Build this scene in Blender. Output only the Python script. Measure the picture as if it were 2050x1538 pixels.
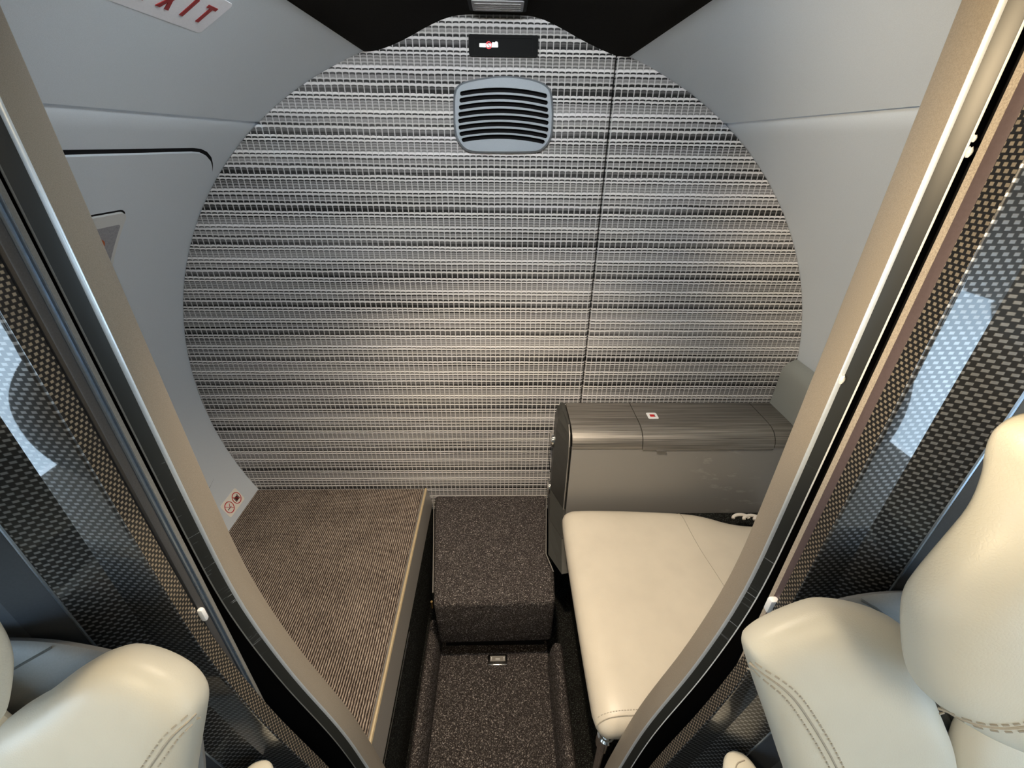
import bpy, bmesh, math, random
from mathutils import Vector, Matrix
from mathutils.geometry import tessellate_polygon

for o in list(bpy.data.objects):
    bpy.data.objects.remove(o, do_unlink=True)
S = bpy.context.scene
COL = S.collection
random.seed(4)

# ------------------------------------------------------------------ camera
cam_d = bpy.data.cameras.new('camera')
cam_d.sensor_fit = 'HORIZONTAL'
cam_d.sensor_width = 36.0
cam_d.lens = 870.0 / 2050.0 * 36.0
cam_d.clip_start = 0.005
cam_d.clip_end = 100
cam = bpy.data.objects.new('camera', cam_d)
COL.objects.link(cam)
right = Vector((0.99972284, -0.02010457, 0.01224956))
up = Vector((-0.00097486, 0.48452025, 0.87477950))
fwd = Vector((0.02352223, 0.87454899, -0.48436636))
cam.matrix_world = Matrix(((right.x, up.x, -fwd.x, 0.0),
                           (right.y, up.y, -fwd.y, 0.0),
                           (right.z, up.z, -fwd.z, 1.2),
                           (0, 0, 0, 1)))
S.camera = cam

# ------------------------------------------------------------------ sky, exposure
W = bpy.data.worlds.new('sky')
S.world = W
W.use_nodes = True
wn = W.node_tree
wn.nodes['Background'].inputs[0].default_value = (0.63, 0.82, 1.0, 1)
wn.nodes['Background'].inputs[1].default_value = 9.0
S.view_settings.view_transform = 'Standard'
S.view_settings.look = 'None'
S.view_settings.gamma = 1.0
S.view_settings.use_curve_mapping = False
S.view_settings.exposure = 0.0
S.cycles.use_denoising = True
S.cycles.max_bounces = 10
S.cycles.diffuse_bounces = 6


def lamp(name, kind, loc, aim, energy, color, **kw):
    d = bpy.data.lights.new(name, kind)
    d.energy = energy
    d.color = color
    for k, v in kw.items():
        setattr(d, k, v)
    o = bpy.data.objects.new(name, d)
    COL.objects.link(o)
    o.location = loc
    o.rotation_euler = (Vector(aim) - Vector(loc)).to_track_quat('-Z', 'Y').to_euler()
    return o


WIN = [(-0.17, 0.86), (-0.92, 0.86), (-1.67, 0.86)]      # window centres (y, z) on either cabin side
for sx in (-1, 1):
    for wy, wz in WIN:
        p = lamp('window_portal', 'AREA', (sx * 0.80 - 0.0096, wy, wz), (0, wy, wz - 0.1), 1, (1, 1, 1),
                 shape='RECTANGLE', size=0.26, size_y=0.36)
        p.data.cycles.is_portal = True
# added lavatory fill, then lamps of the ceilings: a warm downlight just inside the doorway, reading lights over the seats
lamp('lavatory_fill_light', 'AREA', (-0.01, 0.365, 1.378), (-0.01, 0.80, 1.14), 5.5, (0.92, 0.97, 1.0), shape='RECTANGLE', size=0.42, size_y=0.03)  # unseen lamp added to brighten the lavatory, tilted aft to spare the jambs
lamp('lavatory_downlight', 'SPOT', (-0.01, 0.42, 1.385), (-0.02, 0.68, 0.0), 46, (1.0, 0.80, 0.57),
     spot_size=math.radians(98), spot_blend=1.0, shadow_soft_size=0.03)
lamp('aisle_light', 'SPOT', (-0.30, -0.12, 1.30), (0.27, 0.31, 1.18), 38, (1.0, 0.77, 0.48),
     spot_size=math.radians(42), spot_blend=0.8, shadow_soft_size=0.02)
for sx, en in ((-1, 3.4), (1, 2.4)):
    lamp('cabin_light_strip', 'AREA', (sx * 0.25, -0.16, 1.335), (sx * 0.27, 0.02, 0.80), en, (1.0, 0.78, 0.50), shape='RECTANGLE', size=0.08, size_y=0.45)

# ------------------------------------------------------------------ node helpers / materials
def new_mat(name):
    m = bpy.data.materials.new(name)
    m.use_nodes = True
    return m, m.node_tree, m.node_tree.nodes['Principled BSDF']


class NT:
    """small expression helper over a node tree"""
    def __init__(self, nt):
        self.nt = nt

    def n(self, kind, **kw):
        nd = self.nt.nodes.new(kind)
        for k, v in kw.items():
            setattr(nd, k, v)
        return nd

    def link(self, a, b):
        self.nt.links.new(a, b)

    def put(self, sock, v):
        if isinstance(v, (int, float)):
            sock.default_value = v
        elif isinstance(v, (tuple, list)):
            sock.default_value = v
        else:
            self.link(v, sock)

    def m(self, op, a, b=None, c=None, clamp=False):
        nd = self.n('ShaderNodeMath', operation=op, use_clamp=clamp)
        self.put(nd.inputs[0], a)
        if b is not None:
            self.put(nd.inputs[1], b)
        if c is not None:
            self.put(nd.inputs[2], c)
        return nd.outputs[0]

    def xyz(self):
        tc = self.n('ShaderNodeTexCoord')
        s = self.n('ShaderNodeSeparateXYZ')
        self.link(tc.outputs['Object'], s.inputs[0])
        return s.outputs[0], s.outputs[1], s.outputs[2]

    def vec(self, x, y, z):
        c = self.n('ShaderNodeCombineXYZ')
        for i, v in enumerate((x, y, z)):
            self.put(c.inputs[i], v)
        return c.outputs[0]

    def noise(self, vec, scale=1.0, detail=2.0, rough=0.5):
        nd = self.n('ShaderNodeTexNoise')
        self.link(vec, nd.inputs['Vector'])
        nd.inputs['Scale'].default_value = scale
        nd.inputs['Detail'].default_value = detail
        nd.inputs['Roughness'].default_value = rough
        return nd.outputs['Fac']

    def obj(self):
        return self.n('ShaderNodeTexCoord').outputs['Object']

    def ramp(self, fac, stops, interp='LINEAR'):
        nd = self.n('ShaderNodeValToRGB')
        nd.color_ramp.interpolation = interp
        e = nd.color_ramp.elements
        while len(e) > 1:
            e.remove(e[-1])
        e[0].position = stops[0][0]
        e[0].color = stops[0][1]
        for p, c in stops[1:]:
            k = e.new(p)
            k.color = c
        self.link(fac, nd.inputs[0])
        return nd.outputs[0]

    def mix(self, fac, a, b, blend='MIX'):
        nd = self.n('ShaderNodeMix', data_type='RGBA', blend_type=blend)
        self.put(nd.inputs[0], fac)
        self.put(nd.inputs[6], a)
        self.put(nd.inputs[7], b)
        return nd.outputs[2]

    def bump(self, h, strength, dist, bsdf):
        nd = self.n('ShaderNodeBump')
        nd.inputs['Strength'].default_value = strength
        nd.inputs['Distance'].default_value = dist
        self.link(h, nd.inputs['Height'])
        self.link(nd.outputs[0], bsdf.inputs['Normal'])


def g(v, w=1.0):
    return (v, v * w, v * w * w, 1)


def simple(name, col, rough=0.5, metal=0.0, coat=0.0, nscale=0, namp=0.0, bump=0.0, bdist=0.001, spec=0.5):
    m, nt, b = new_mat(name)
    t = NT(nt)
    b.inputs['Base Color'].default_value = (*col, 1)
    b.inputs['Roughness'].default_value = rough
    b.inputs['Metallic'].default_value = metal
    b.inputs['Coat Weight'].default_value = coat
    b.inputs['Coat Roughness'].default_value = 0.05
    b.inputs['Specular IOR Level'].default_value = spec
    if nscale:
        nz = t.noise(t.obj(), nscale, 3.0, 0.6)
        lo = tuple(c * (1 - namp) for c in col) + (1,)
        hi = tuple(min(1, c * (1 + namp)) for c in col) + (1,)
        t.link(t.ramp(nz, [(0.3, lo), (0.7, hi)]), b.inputs['Base Color'])
        if bump:
            t.bump(nz, bump, bdist, b)
    return m


M = {}
M['wall'] = simple('wall_plastic', (0.60, 0.655, 0.71), 0.55, nscale=900, namp=0.04, bump=0.15, bdist=0.0006)
M['ceiling'] = simple('suede_dark', (0.009, 0.008, 0.0065), 0.95, nscale=700, namp=0.5, bump=0.2, spec=0.05)
M['bronze'] = simple('bronze_paint', (0.27, 0.235, 0.19), 0.42, metal=0.2, nscale=1600, namp=0.16, bump=0.10, bdist=0.0004)
M['bronze_flat'] = simple('bronze_flat', (0.25, 0.23, 0.20), 0.45, metal=0.2, nscale=1500, namp=0.08, bump=0.06, bdist=0.0004)
def scuffed():
    m, nt, b = new_mat('scuffed_lacquer')
    t = NT(nt)
    x, y, z = t.xyz()
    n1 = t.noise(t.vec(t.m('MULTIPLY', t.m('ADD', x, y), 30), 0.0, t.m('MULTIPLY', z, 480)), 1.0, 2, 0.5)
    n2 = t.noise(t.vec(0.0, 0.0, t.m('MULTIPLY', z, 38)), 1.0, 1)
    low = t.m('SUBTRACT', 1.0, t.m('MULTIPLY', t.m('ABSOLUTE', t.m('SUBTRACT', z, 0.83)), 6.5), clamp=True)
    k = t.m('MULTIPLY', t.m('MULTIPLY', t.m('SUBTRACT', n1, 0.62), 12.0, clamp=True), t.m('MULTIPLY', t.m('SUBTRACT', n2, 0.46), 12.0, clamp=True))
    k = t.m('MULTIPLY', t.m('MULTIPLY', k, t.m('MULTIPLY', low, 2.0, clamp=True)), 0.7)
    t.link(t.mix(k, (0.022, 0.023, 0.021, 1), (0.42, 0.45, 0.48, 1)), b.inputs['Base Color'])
    b.inputs['Roughness'].default_value = 0.35
    b.inputs['Specular IOR Level'].default_value = 0.25
    return m


M['chamfer'] = scuffed()
M['black'] = simple('black_void', (0.006, 0.006, 0.007), 0.8, spec=0.1)
M['blackplastic'] = simple('black_plastic', (0.003, 0.0034, 0.0036), 0.55, nscale=800, namp=0.2, spec=0.08)
M['bead'] = simple('pale_sealant', (0.70, 0.72, 0.72), 0.35, nscale=300, namp=0.1)
M['tan_edge'] = simple('tan_edge', (0.36, 0.31, 0.25), 0.5, nscale=1200, namp=0.3)
M['plum'] = simple('plum_edge', (0.085, 0.062, 0.064), 0.45, nscale=500, namp=0.08)
M['track'] = simple('blue_steel', (0.22, 0.27, 0.33), 0.25, metal=0.7, nscale=400, namp=0.1)
M['greyedge'] = simple('grey_edge', (0.17, 0.17, 0.16), 0.5, nscale=900, namp=0.15)
M['darkedge'] = simple('dark_edge', (0.05, 0.05, 0.052), 0.45, nscale=900, namp=0.15)
M['chrome'] = simple('chrome', (0.75, 0.74, 0.72), 0.15, metal=1.0, nscale=60, namp=0.05)
M['brass'] = simple('brass', (0.75, 0.50, 0.20), 0.25, metal=1.0, nscale=60, namp=0.05)
M['gold'] = simple('pale_gold', (0.72, 0.58, 0.36), 0.35, metal=0.5, nscale=300, namp=0.05)
M['trimgrey'] = simple('trim_grey', (0.27, 0.255, 0.235), 0.4, metal=0.3, nscale=900, namp=0.06)
M['vent'] = simple('vent_paint', (0.27, 0.31, 0.35), 0.5, nscale=1200, namp=0.05, bump=0.1, bdist=0.0004)
M['white'] = simple('white_plastic', (0.78, 0.79, 0.80), 0.4, nscale=400, namp=0.03)
M['sticker'] = simple('clear_sticker', (0.84, 0.81, 0.74), 0.35, nscale=300, namp=0.03)
M['sign_white'] = simple('sign_white', (0.80, 0.80, 0.85), 0.5, nscale=400, namp=0.03)
M['signred'] = simple('exit_red', (0.27, 0.010, 0.012), 0.5, nscale=300, namp=0.05)
M['red'] = simple('sign_red', (0.50, 0.012, 0.015), 0.45, nscale=300, namp=0.05)
M['darkred'] = simple('dark_red_print', (0.06, 0.012, 0.014), 0.5, nscale=300, namp=0.05)
M['orange'] = simple('orange_handle', (0.45, 0.10, 0.02), 0.5, nscale=300, namp=0.05)
M['bezel'] = simple('pale_bezel', (0.62, 0.63, 0.62), 0.5, nscale=700, namp=0.04)
M['recess'] = simple('grey_recess', (0.30, 0.30, 0.32), 0.6, nscale=300, namp=0.15)
M['sidecover'] = simple('grey_green_cover', (0.30, 0.315, 0.29), 0.5, nscale=900, namp=0.05, bump=0.1, bdist=0.0004)
M['sidedark'] = simple('console_side', (0.045, 0.045, 0.040), 0.42, metal=0.2, nscale=900, namp=0.12)
M['seam'] = simple('seam_thread', (0.36, 0.33, 0.27), 0.7, nscale=500, namp=0.1)
M['seamdark'] = simple('seam_dark', (0.09, 0.10, 0.10), 0.7, nscale=500, namp=0.1)
M['panel_blue'] = simple('blue_grey_panel', (0.055, 0.065, 0.08), 0.4, nscale=500, namp=0.08)
M['shell'] = simple('shaded_seat_shell', (0.20, 0.21, 0.215), 0.5, nscale=700, namp=0.05)  # leather greyed to paint in the headrest's shade on the seat back
M['cream'] = simple('cabin_cream', (0.74, 0.72, 0.67), 0.6, nscale=500, namp=0.04)
M['cabinfloor'] = simple('cabin_carpet', (0.018, 0.017, 0.016), 0.95, nscale=350, namp=0.5, bump=0.4, bdist=0.003, spec=0.1)
M['cord'] = simple('white_cord', (0.70, 0.66, 0.60), 0.7, nscale=600, namp=0.1)


def leather(name, col):
    m, nt, b = new_mat(name)
    t = NT(nt)
    o = t.obj()
    big = t.noise(o, 9, 3, 0.6)
    v = t.n('ShaderNodeTexVoronoi', feature='DISTANCE_TO_EDGE')
    v.inputs['Scale'].default_value = 520
    t.link(o, v.inputs['Vector'])
    wr = t.noise(o, 55, 4, 0.65)
    lo = tuple(c * 0.93 for c in col) + (1,)
    hi = tuple(min(1, c * 1.05) for c in col) + (1,)
    t.link(t.ramp(big, [(0.3, lo), (0.7, hi)]), b.inputs['Base Color'])
    b.inputs['Roughness'].default_value = 0.40
    b.inputs['Specular IOR Level'].default_value = 0.45
    h = t.m('ADD', t.m('MULTIPLY', t.m('MINIMUM', v.outputs['Distance'], 0.25), 0.5), t.m('MULTIPLY', wr, 0.7))
    t.bump(h, 0.25, 0.0012, b)
    return m


M['leather'] = leather('cream_leather', (0.56, 0.515, 0.43))
M['leather_seat'] = leather('pale_leather', (0.64, 0.62, 0.53))

# woven wall cloth: grey weft rows that repeat every 7 cm, pale warp threads every 12 mm
def fabric():
    m, nt, b = new_mat('woven_wall_cloth')
    t = NT(nt)
    x, y, z = t.xyz()
    P, PX = 0.0712, 0.0123
    fx = t.m('FRACT', t.m('ADD', t.m('DIVIDE', x, PX), 0.3))
    e = t.m('SUBTRACT', t.m('MULTIPLY', fx, 2.0), 1.0)
    arch = t.m('MULTIPLY', t.m('MULTIPLY', e, e), 0.0010)
    wob = t.m('MULTIPLY', t.m('SUBTRACT', t.noise(t.vec(t.m('MULTIPLY', x, 14), 0.0, t.m('MULTIPLY', z, 60)), 1.0, 2), 0.5), 0.0030)
    zz = t.m('ADD', t.m('ADD', z, arch), wob)
    f = t.m('FRACT', t.m('SUBTRACT', 50.0, t.m('DIVIDE', zz, P)))
    A = lambda v: (v, v, v, 1)
    rows = [(0.0, .80), (.05, .80), (.065, .02), (.092, .02), (.105, .74), (.14, .74), (.15, .02), (.175, .03),
            (.19, .40), (.225, .12), (.26, .42), (.30, .12), (.335, .42), (.375, .10), (.41, .80), (.452, .82),
            (.465, .03), (.49, .03), (.502, .70), (.55, .66), (.565, .05), (.59, .05), (.61, .33), (.67, .22), (.70, .66),
            (.73, .012), (.768, .012), (.785, .70), (.83, .66), (.845, .02), (.875, .15), (.955, .02)]
    base = t.ramp(f, [(p, A(v)) for p, v in rows])
    streak = t.noise(t.vec(t.m('MULTIPLY', x, 2.2), 0.0, t.m('MULTIPLY', z, 260)), 1.0, 3, 0.6)
    tone = t.noise(t.vec(t.m('MULTIPLY', x, 1.0), 0.0, t.m('MULTIPLY', z, 11)), 1.0, 2, 0.5)
    lum = t.m('ADD', base, t.m('ADD', t.m('MULTIPLY', t.m('SUBTRACT', streak, 0.5), 0.34),
                               t.m('MULTIPLY', t.m('SUBTRACT', tone, 0.5), 0.45)))
    lum = t.m('MAXIMUM', lum, 0.012)
    warp = t.m('GREATER_THAN', t.m('ABSOLUTE', e), 0.83)
    soft = t.m('MULTIPLY', warp, t.m('ADD', 0.50, t.m('MULTIPLY', t.noise(t.vec(x, 0.0, z), 300, 1), 0.4)))
    lum2 = t.m('ADD', t.m('MULTIPLY', lum, t.m('SUBTRACT', 1.0, soft)), t.m('MULTIPLY', soft, 0.66))
    tint = t.noise(t.vec(t.m('MULTIPLY', x, 3.0), 0.0, t.m('MULTIPLY', z, 55)), 1.0, 1)
    colr = t.mix(tint, (0.93, 0.90, 0.84, 1), (0.90, 0.88, 0.92, 1))
    cc = t.n('ShaderNodeCombineColor')
    for i in range(3):
        t.link(lum2, cc.inputs[i])
    t.link(t.mix(1.0, cc.outputs[0], colr, 'MULTIPLY'), b.inputs['Base Color'])
    b.inputs['Roughness'].default_value = 0.7
    b.inputs['Specular IOR Level'].default_value = 0.3
    t.bump(lum2, 0.7, 0.0016, b)
    return m


M['fabric'] = fabric()


def carpet_rib():
    m, nt, b = new_mat('ribbed_carpet')
    t = NT(nt)
    x, y, z = t.xyz()
    wx = t.m('ADD', x, t.m('MULTIPLY', t.m('SUBTRACT', t.noise(t.vec(x, y, z), 160, 2), 0.5), 0.0022))
    rib = t.m('ABSOLUTE', t.m('SINE', t.m('MULTIPLY', wx, math.pi / 0.0052)))
    dash = t.noise(t.vec(t.m('MULTIPLY', x, 210), t.m('MULTIPLY', y, 120), z), 1.0, 2, 0.6)
    big = t.noise(t.vec(x, y, z), 14, 2)
    h = t.m('MULTIPLY', rib, t.m('ADD', 0.25, dash))
    v = t.m('ADD', h, t.m('MULTIPLY', t.m('SUBTRACT', big, 0.5), 0.25))
    t.link(t.ramp(v, [(0.15, (0.022, 0.017, 0.015, 1)), (0.45, (0.125, 0.098, 0.082, 1)), (0.95, (0.48, 0.40, 0.33, 1))]), b.inputs['Base Color'])
    b.inputs['Roughness'].default_value = 0.95
    b.inputs['Specular IOR Level'].default_value = 0.1
    t.bump(h, 0.9, 0.003, b)
    return m


def carpet_loop(name, k, tintv):
    m, nt, b = new_mat(name)
    t = NT(nt)
    o = t.obj()
    n1 = t.noise(o, 260, 2, 0.6)
    n2 = t.noise(o, 520, 2, 0.6)
    d = t.m('ABSOLUTE', t.m('SUBTRACT', n1, 0.5))
    v = t.m('ADD', t.m('MULTIPLY', d, 4.0), t.m('MULTIPLY', t.m('SUBTRACT', n2, 0.5), 1.0))
    r, gg, bb = tintv
    t.link(t.ramp(v, [(0.1, (0.012 * k, 0.010 * k, 0.010 * k, 1)), (0.45, (0.05 * k * r, 0.05 * k * gg, 0.05 * k * bb, 1)),
                      (0.90, (0.20 * k * r, 0.20 * k * gg, 0.20 * k * bb, 1))]), b.inputs['Base Color'])
    b.inputs['Roughness'].default_value = 0.95
    b.inputs['Specular IOR Level'].default_value = 0.1
    t.bump(v, 0.8, 0.003, b)
    return m


M['rib'] = carpet_rib()
M['loop'] = carpet_loop('loop_carpet', 2.3, (1.0, 0.90, 0.86))
M['loop_dark'] = carpet_loop('loop_carpet_dark', 0.6, (0.9, 1.0, 0.9))


def carbon(name, p, row, hi, coat=1.0, lo=0.006, ky=0.0):
    m, nt, b = new_mat(name)
    t = NT(nt)
    x, y, z = t.xyz()
    a = t.m('ADD', t.m('ABSOLUTE', x), t.m('MULTIPLY', y, ky))
    rz = t.m('DIVIDE', t.m('ADD', z, 5.0), row)
    par = t.m('MODULO', t.m('FLOOR', rz), 2.0)
    fa = t.m('FRACT', t.m('ADD', t.m('DIVIDE', t.m('ADD', a, 5.0), p), t.m('MULTIPLY', par, 0.5)))
    fb = t.m('FRACT', rz)
    ea = t.m('SUBTRACT', 1.0, t.m('ABSOLUTE', t.m('DIVIDE', t.m('SUBTRACT', fa, 0.5), 0.30)), clamp=True)
    eb = t.m('SUBTRACT', 1.0, t.m('ABSOLUTE', t.m('DIVIDE', t.m('SUBTRACT', fb, 0.5), 0.34)), clamp=True)
    k = t.m('MULTIPLY', t.m('MINIMUM', t.m('MULTIPLY', ea, 3.0), 1.0), t.m('MINIMUM', t.m('MULTIPLY', eb, 3.0), 1.0))
    k = t.m('MULTIPLY', k, t.m('ADD', 0.5, t.noise(t.vec(x, y, z), 40, 1)), clamp=True)
    t.link(t.mix(k, (lo, lo, lo * 1.1, 1), (*hi, 1)), b.inputs['Base Color'])
    t.link(t.m('MULTIPLY', k, 0.85), b.inputs['Metallic'])
    b.inputs['Roughness'].default_value = 0.42
    b.inputs['Coat Weight'].default_value = coat
    b.inputs['Coat Roughness'].default_value = 0.03
    t.bump(k, 0.15, 0.0004, b)
    return m


M['carbon'] = carbon('carbon_face', 0.0066, 0.0034, (0.30, 0.31, 0.32))
M['carbon_edge'] = carbon('carbon_edge', 0.0042, 0.0032, (0.50, 0.43, 0.33), coat=0.4, ky=1.0)


def console_wood():
    m, nt, b = new_mat('brushed_dark_veneer')
    t = NT(nt)
    x, y, z = t.xyz()
    n1 = t.noise(t.vec(t.m('MULTIPLY', x, 5), t.m('MULTIPLY', y, 320), t.m('MULTIPLY', z, 320)), 1.0, 3, 0.6)
    t.link(t.ramp(n1, [(0.3, (0.15, 0.14, 0.125, 1)), (0.7, (0.42, 0.39, 0.35, 1))]), b.inputs['Base Color'])
    b.inputs['Roughness'].default_value = 0.50
    b.inputs['Metallic'].default_value = 0.8
    t.bump(n1, 0.1, 0.0005, b)
    return m


def console_panel():
    m, nt, b = new_mat('console_panel')
    t = NT(nt)
    o = t.obj()
    x, y, z = t.xyz()
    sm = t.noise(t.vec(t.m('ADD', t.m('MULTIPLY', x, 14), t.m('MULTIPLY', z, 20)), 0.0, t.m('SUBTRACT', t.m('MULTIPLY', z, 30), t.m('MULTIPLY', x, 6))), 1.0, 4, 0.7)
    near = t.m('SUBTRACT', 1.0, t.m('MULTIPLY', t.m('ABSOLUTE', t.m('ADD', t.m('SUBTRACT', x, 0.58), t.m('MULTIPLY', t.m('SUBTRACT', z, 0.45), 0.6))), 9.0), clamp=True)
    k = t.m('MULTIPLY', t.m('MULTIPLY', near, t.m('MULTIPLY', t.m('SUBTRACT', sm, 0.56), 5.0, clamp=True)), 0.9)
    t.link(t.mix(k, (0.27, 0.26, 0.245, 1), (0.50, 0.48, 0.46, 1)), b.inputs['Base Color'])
    b.inputs['Roughness'].default_value = 0.42
    b.inputs['Metallic'].default_value = 0.25
    return m


M['veneer'] = console_wood()
M['console'] = console_panel()
M['edge_highlight_paint'] = simple('edge_highlight_paint', (0.66, 0.70, 0.73), 0.28, metal=0.5, nscale=300, namp=0.04)  # pale colour paints the highlight along the rounded jamb corner


def emit(name, col, s):
    m, nt, b = new_mat(name)
    b.inputs['Base Color'].default_value = (*col, 1)
    b.inputs['Emission Color'].default_value = (*col, 1)
    b.inputs['Emission Strength'].default_value = s
    return m


M['lit_white'] = emit('lit_white', (0.95, 0.95, 0.95), 0.9)
M['lit_red'] = emit('lit_red', (0.75, 0.03, 0.05), 0.6)


def glass():
    m, nt, b = new_mat('window_pane')
    out = nt.nodes['Material Output']
    tr = nt.nodes.new('ShaderNodeBsdfTransparent')
    tr.inputs[0].default_value = (0.95, 0.97, 0.98, 1)
    gl = nt.nodes.new('ShaderNodeBsdfGlossy')
    gl.inputs['Roughness'].default_value = 0.02
    mx = nt.nodes.new('ShaderNodeMixShader')
    mx.inputs[0].default_value = 0.06
    nt.links.new(tr.outputs[0], mx.inputs[1])
    nt.links.new(gl.outputs[0], mx.inputs[2])
    nt.links.new(mx.outputs[0], out.inputs[0])
    return m


M['pane'] = glass()

# ------------------------------------------------------------------ mesh helpers
def tag(o, label=None, cat=None, group=None, kind=None):
    if label:
        o['label'] = label
    if cat:
        o['category'] = cat
    if group:
        o['group'] = group
    if kind:
        o['kind'] = kind
    return o


def mesh(name, verts, faces, mat, parent=None, smooth=False, bevel=0.0, segs=2, angle=40):
    me = bpy.data.meshes.new(name)
    me.from_pydata([tuple(v) for v in verts], [], [tuple(f) for f in faces])
    bm = bmesh.new()
    bm.from_mesh(me)
    bmesh.ops.recalc_face_normals(bm, faces=bm.faces[:])
    if bevel:
        es = [e for e in bm.edges if len(e.link_faces) == 2 and e.calc_face_angle(0) > math.radians(angle)]
        bmesh.ops.bevel(bm, geom=es, offset=bevel, segments=segs, profile=0.5, affect='EDGES', clamp_overlap=True)
    for f in bm.faces:
        f.smooth = smooth
    bm.to_mesh(me)
    bm.free()
    if smooth:
        try:
            me.set_sharp_from_angle(angle=math.radians(38))
        except Exception:
            pass
    me.materials.append(M[mat])
    o = bpy.data.objects.new(name, me)
    COL.objects.link(o)
    if parent:
        o.parent = parent
    return o


def empty(name, loc=(0, 0, 0)):
    """parent for a thing; kept at the origin so that parts carry world coordinates"""
    o = bpy.data.objects.new(name, None)
    o.empty_display_size = 0.05
    COL.objects.link(o)
    return o


def box(name, x0, x1, y0, y1, z0, z1, mat, parent=None, bevel=0.0, segs=2):
    v = [(x, y, z) for x in (x0, x1) for y in (y0, y1) for z in (z0, z1)]
    f = [(0, 1, 3, 2), (4, 6, 7, 5), (0, 4, 5, 1), (2, 3, 7, 6), (0, 2, 6, 4), (1, 5, 7, 3)]
    return mesh(name, v, f, mat, parent, smooth=bevel > 0, bevel=bevel, segs=segs)


def prism(name, poly, axis, a0, a1, mat, parent=None, smooth=False, bevel=0.0, segs=2, angle=40):
    """closed polygon extruded along an axis. poly in the two other axes, in xyz order"""
    n = len(poly)
    def P(p, a):
        if axis == 'x':
            return (a, p[0], p[1])
        if axis == 'y':
            return (p[0], a, p[1])
        return (p[0], p[1], a)
    v = [P(p, a0) for p in poly] + [P(p, a1) for p in poly]
    tris = tessellate_polygon([[Vector((p[0], p[1], 0)) for p in poly]])
    f = []
    if bevel:
        f.append(tuple(range(n)))
        f.append(tuple(range(2 * n - 1, n - 1, -1)))
    else:
        for a, b_, c in tris:
            f.append((a, b_, c))
            f.append((n + c, n + b_, n + a))
    for i in range(n):
        j = (i + 1) % n
        f.append((i, j, n + j, n + i))
    return mesh(name, v, f, mat, parent, smooth=smooth, bevel=bevel, segs=segs, angle=angle)


def plate(name, outer, holes, y0, y1, mat, parent=None, bevel=0.0, axis='y', smooth=False):
    """flat plate in xz with holes, from y0 (front) to y1 (back)"""
    loops = [outer] + holes
    flat = [p for l in loops for p in l]
    n = len(flat)
    P = (lambda p, a: (p[0], a, p[1])) if axis == 'y' else (lambda p, a: (p[0], p[1], a))
    v = [P(p, y0) for p in flat] + [P(p, y1) for p in flat]
    tris = tessellate_polygon([[Vector((p[0], p[1], 0)) for p in l] for l in loops])
    f = []
    for a, b_, c in tris:
        f.append((a, b_, c))
        f.append((n + c, n + b_, n + a))
    k = 0
    for l in loops:
        m_ = len(l)
        for i in range(m_):
            j = (i + 1) % m_
            f.append((k + i, k + j, n + k + j, n + k + i))
        k += m_
    return mesh(name, v, f, mat, parent, smooth=smooth, bevel=bevel)


def loft(name, rings, mat, parent=None, closed=True, cap=True, smooth=True):
    n = len(rings[0])
    v = [p for r in rings for p in r]
    f = []
    for i in range(len(rings) - 1):
        for j in range(n if closed else n - 1):
            k = (j + 1) % n
            f.append((i * n + j, i * n + k, (i + 1) * n + k, (i + 1) * n + j))
    if cap and closed:
        f.append(tuple(range(n)))
        f.append(tuple((len(rings) - 1) * n + j for j in range(n - 1, -1, -1)))
    return mesh(name, v, f, mat, parent, smooth=smooth)


def tube(name, pts, r, mat, parent=None, seg=6):
    pts = [Vector(p) for p in pts]
    rings = []
    for i, p in enumerate(pts):
        d = (pts[min(i + 1, len(pts) - 1)] - pts[max(i - 1, 0)]).normalized()
        a = d.cross(Vector((0, 0, 1)))
        if a.length < 0.05:
            a = d.cross(Vector((1, 0, 0)))
        a.normalize()
        b_ = d.cross(a)
        rings.append([p + r * (math.cos(t) * a + math.sin(t) * b_) for t in [2 * math.pi * k / seg for k in range(seg)]])
    return loft(name, rings, mat, parent)


def cyl(name, c, ax, r, h, mat, parent=None, seg=24, bevel=0.0):
    """solid disc/cylinder, one end at c, running along vector ax"""
    ax = Vector(ax).normalized()
    a = ax.cross(Vector((0, 0, 1)))
    if a.length < 0.05:
        a = ax.cross(Vector((1, 0, 0)))
    a.normalize()
    b_ = ax.cross(a)
    c = Vector(c)
    prof = [(0, r - bevel), (bevel, r), (h - bevel, r), (h, r - bevel)] if bevel else [(0, r), (h, r)]
    rings = [[c + ax * hh + rr * (math.cos(t) * a + math.sin(t) * b_) for t in [2 * math.pi * k / seg for k in range(seg)]] for hh, rr in prof]
    return loft(name, rings, mat, parent)


def chaikin(p, it=2, closed=True):
    for _ in range(it):
        q = []
        n = len(p)
        for i in range(n if closed else n - 1):
            a, b_ = p[i], p[(i + 1) % n]
            q.append(tuple(0.75 * s + 0.25 * t for s, t in zip(a, b_)))
            q.append(tuple(0.25 * s + 0.75 * t for s, t in zip(a, b_)))
        if not closed:
            q = [p[0]] + q + [p[-1]]
        p = q
    return p


def rrect(x0, x1, z0, z1, r, n=5):
    out = []
    for cx, cz, a0 in ((x1 - r, z1 - r, 0), (x0 + r, z1 - r, 90), (x0 + r, z0 + r, 180), (x1 - r, z0 + r, 270)):
        for k in range(n + 1):
            a = math.radians(a0 + 90 * k / n)
            out.append((cx + r * math.cos(a), cz + r * math.sin(a)))
    return out


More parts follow.
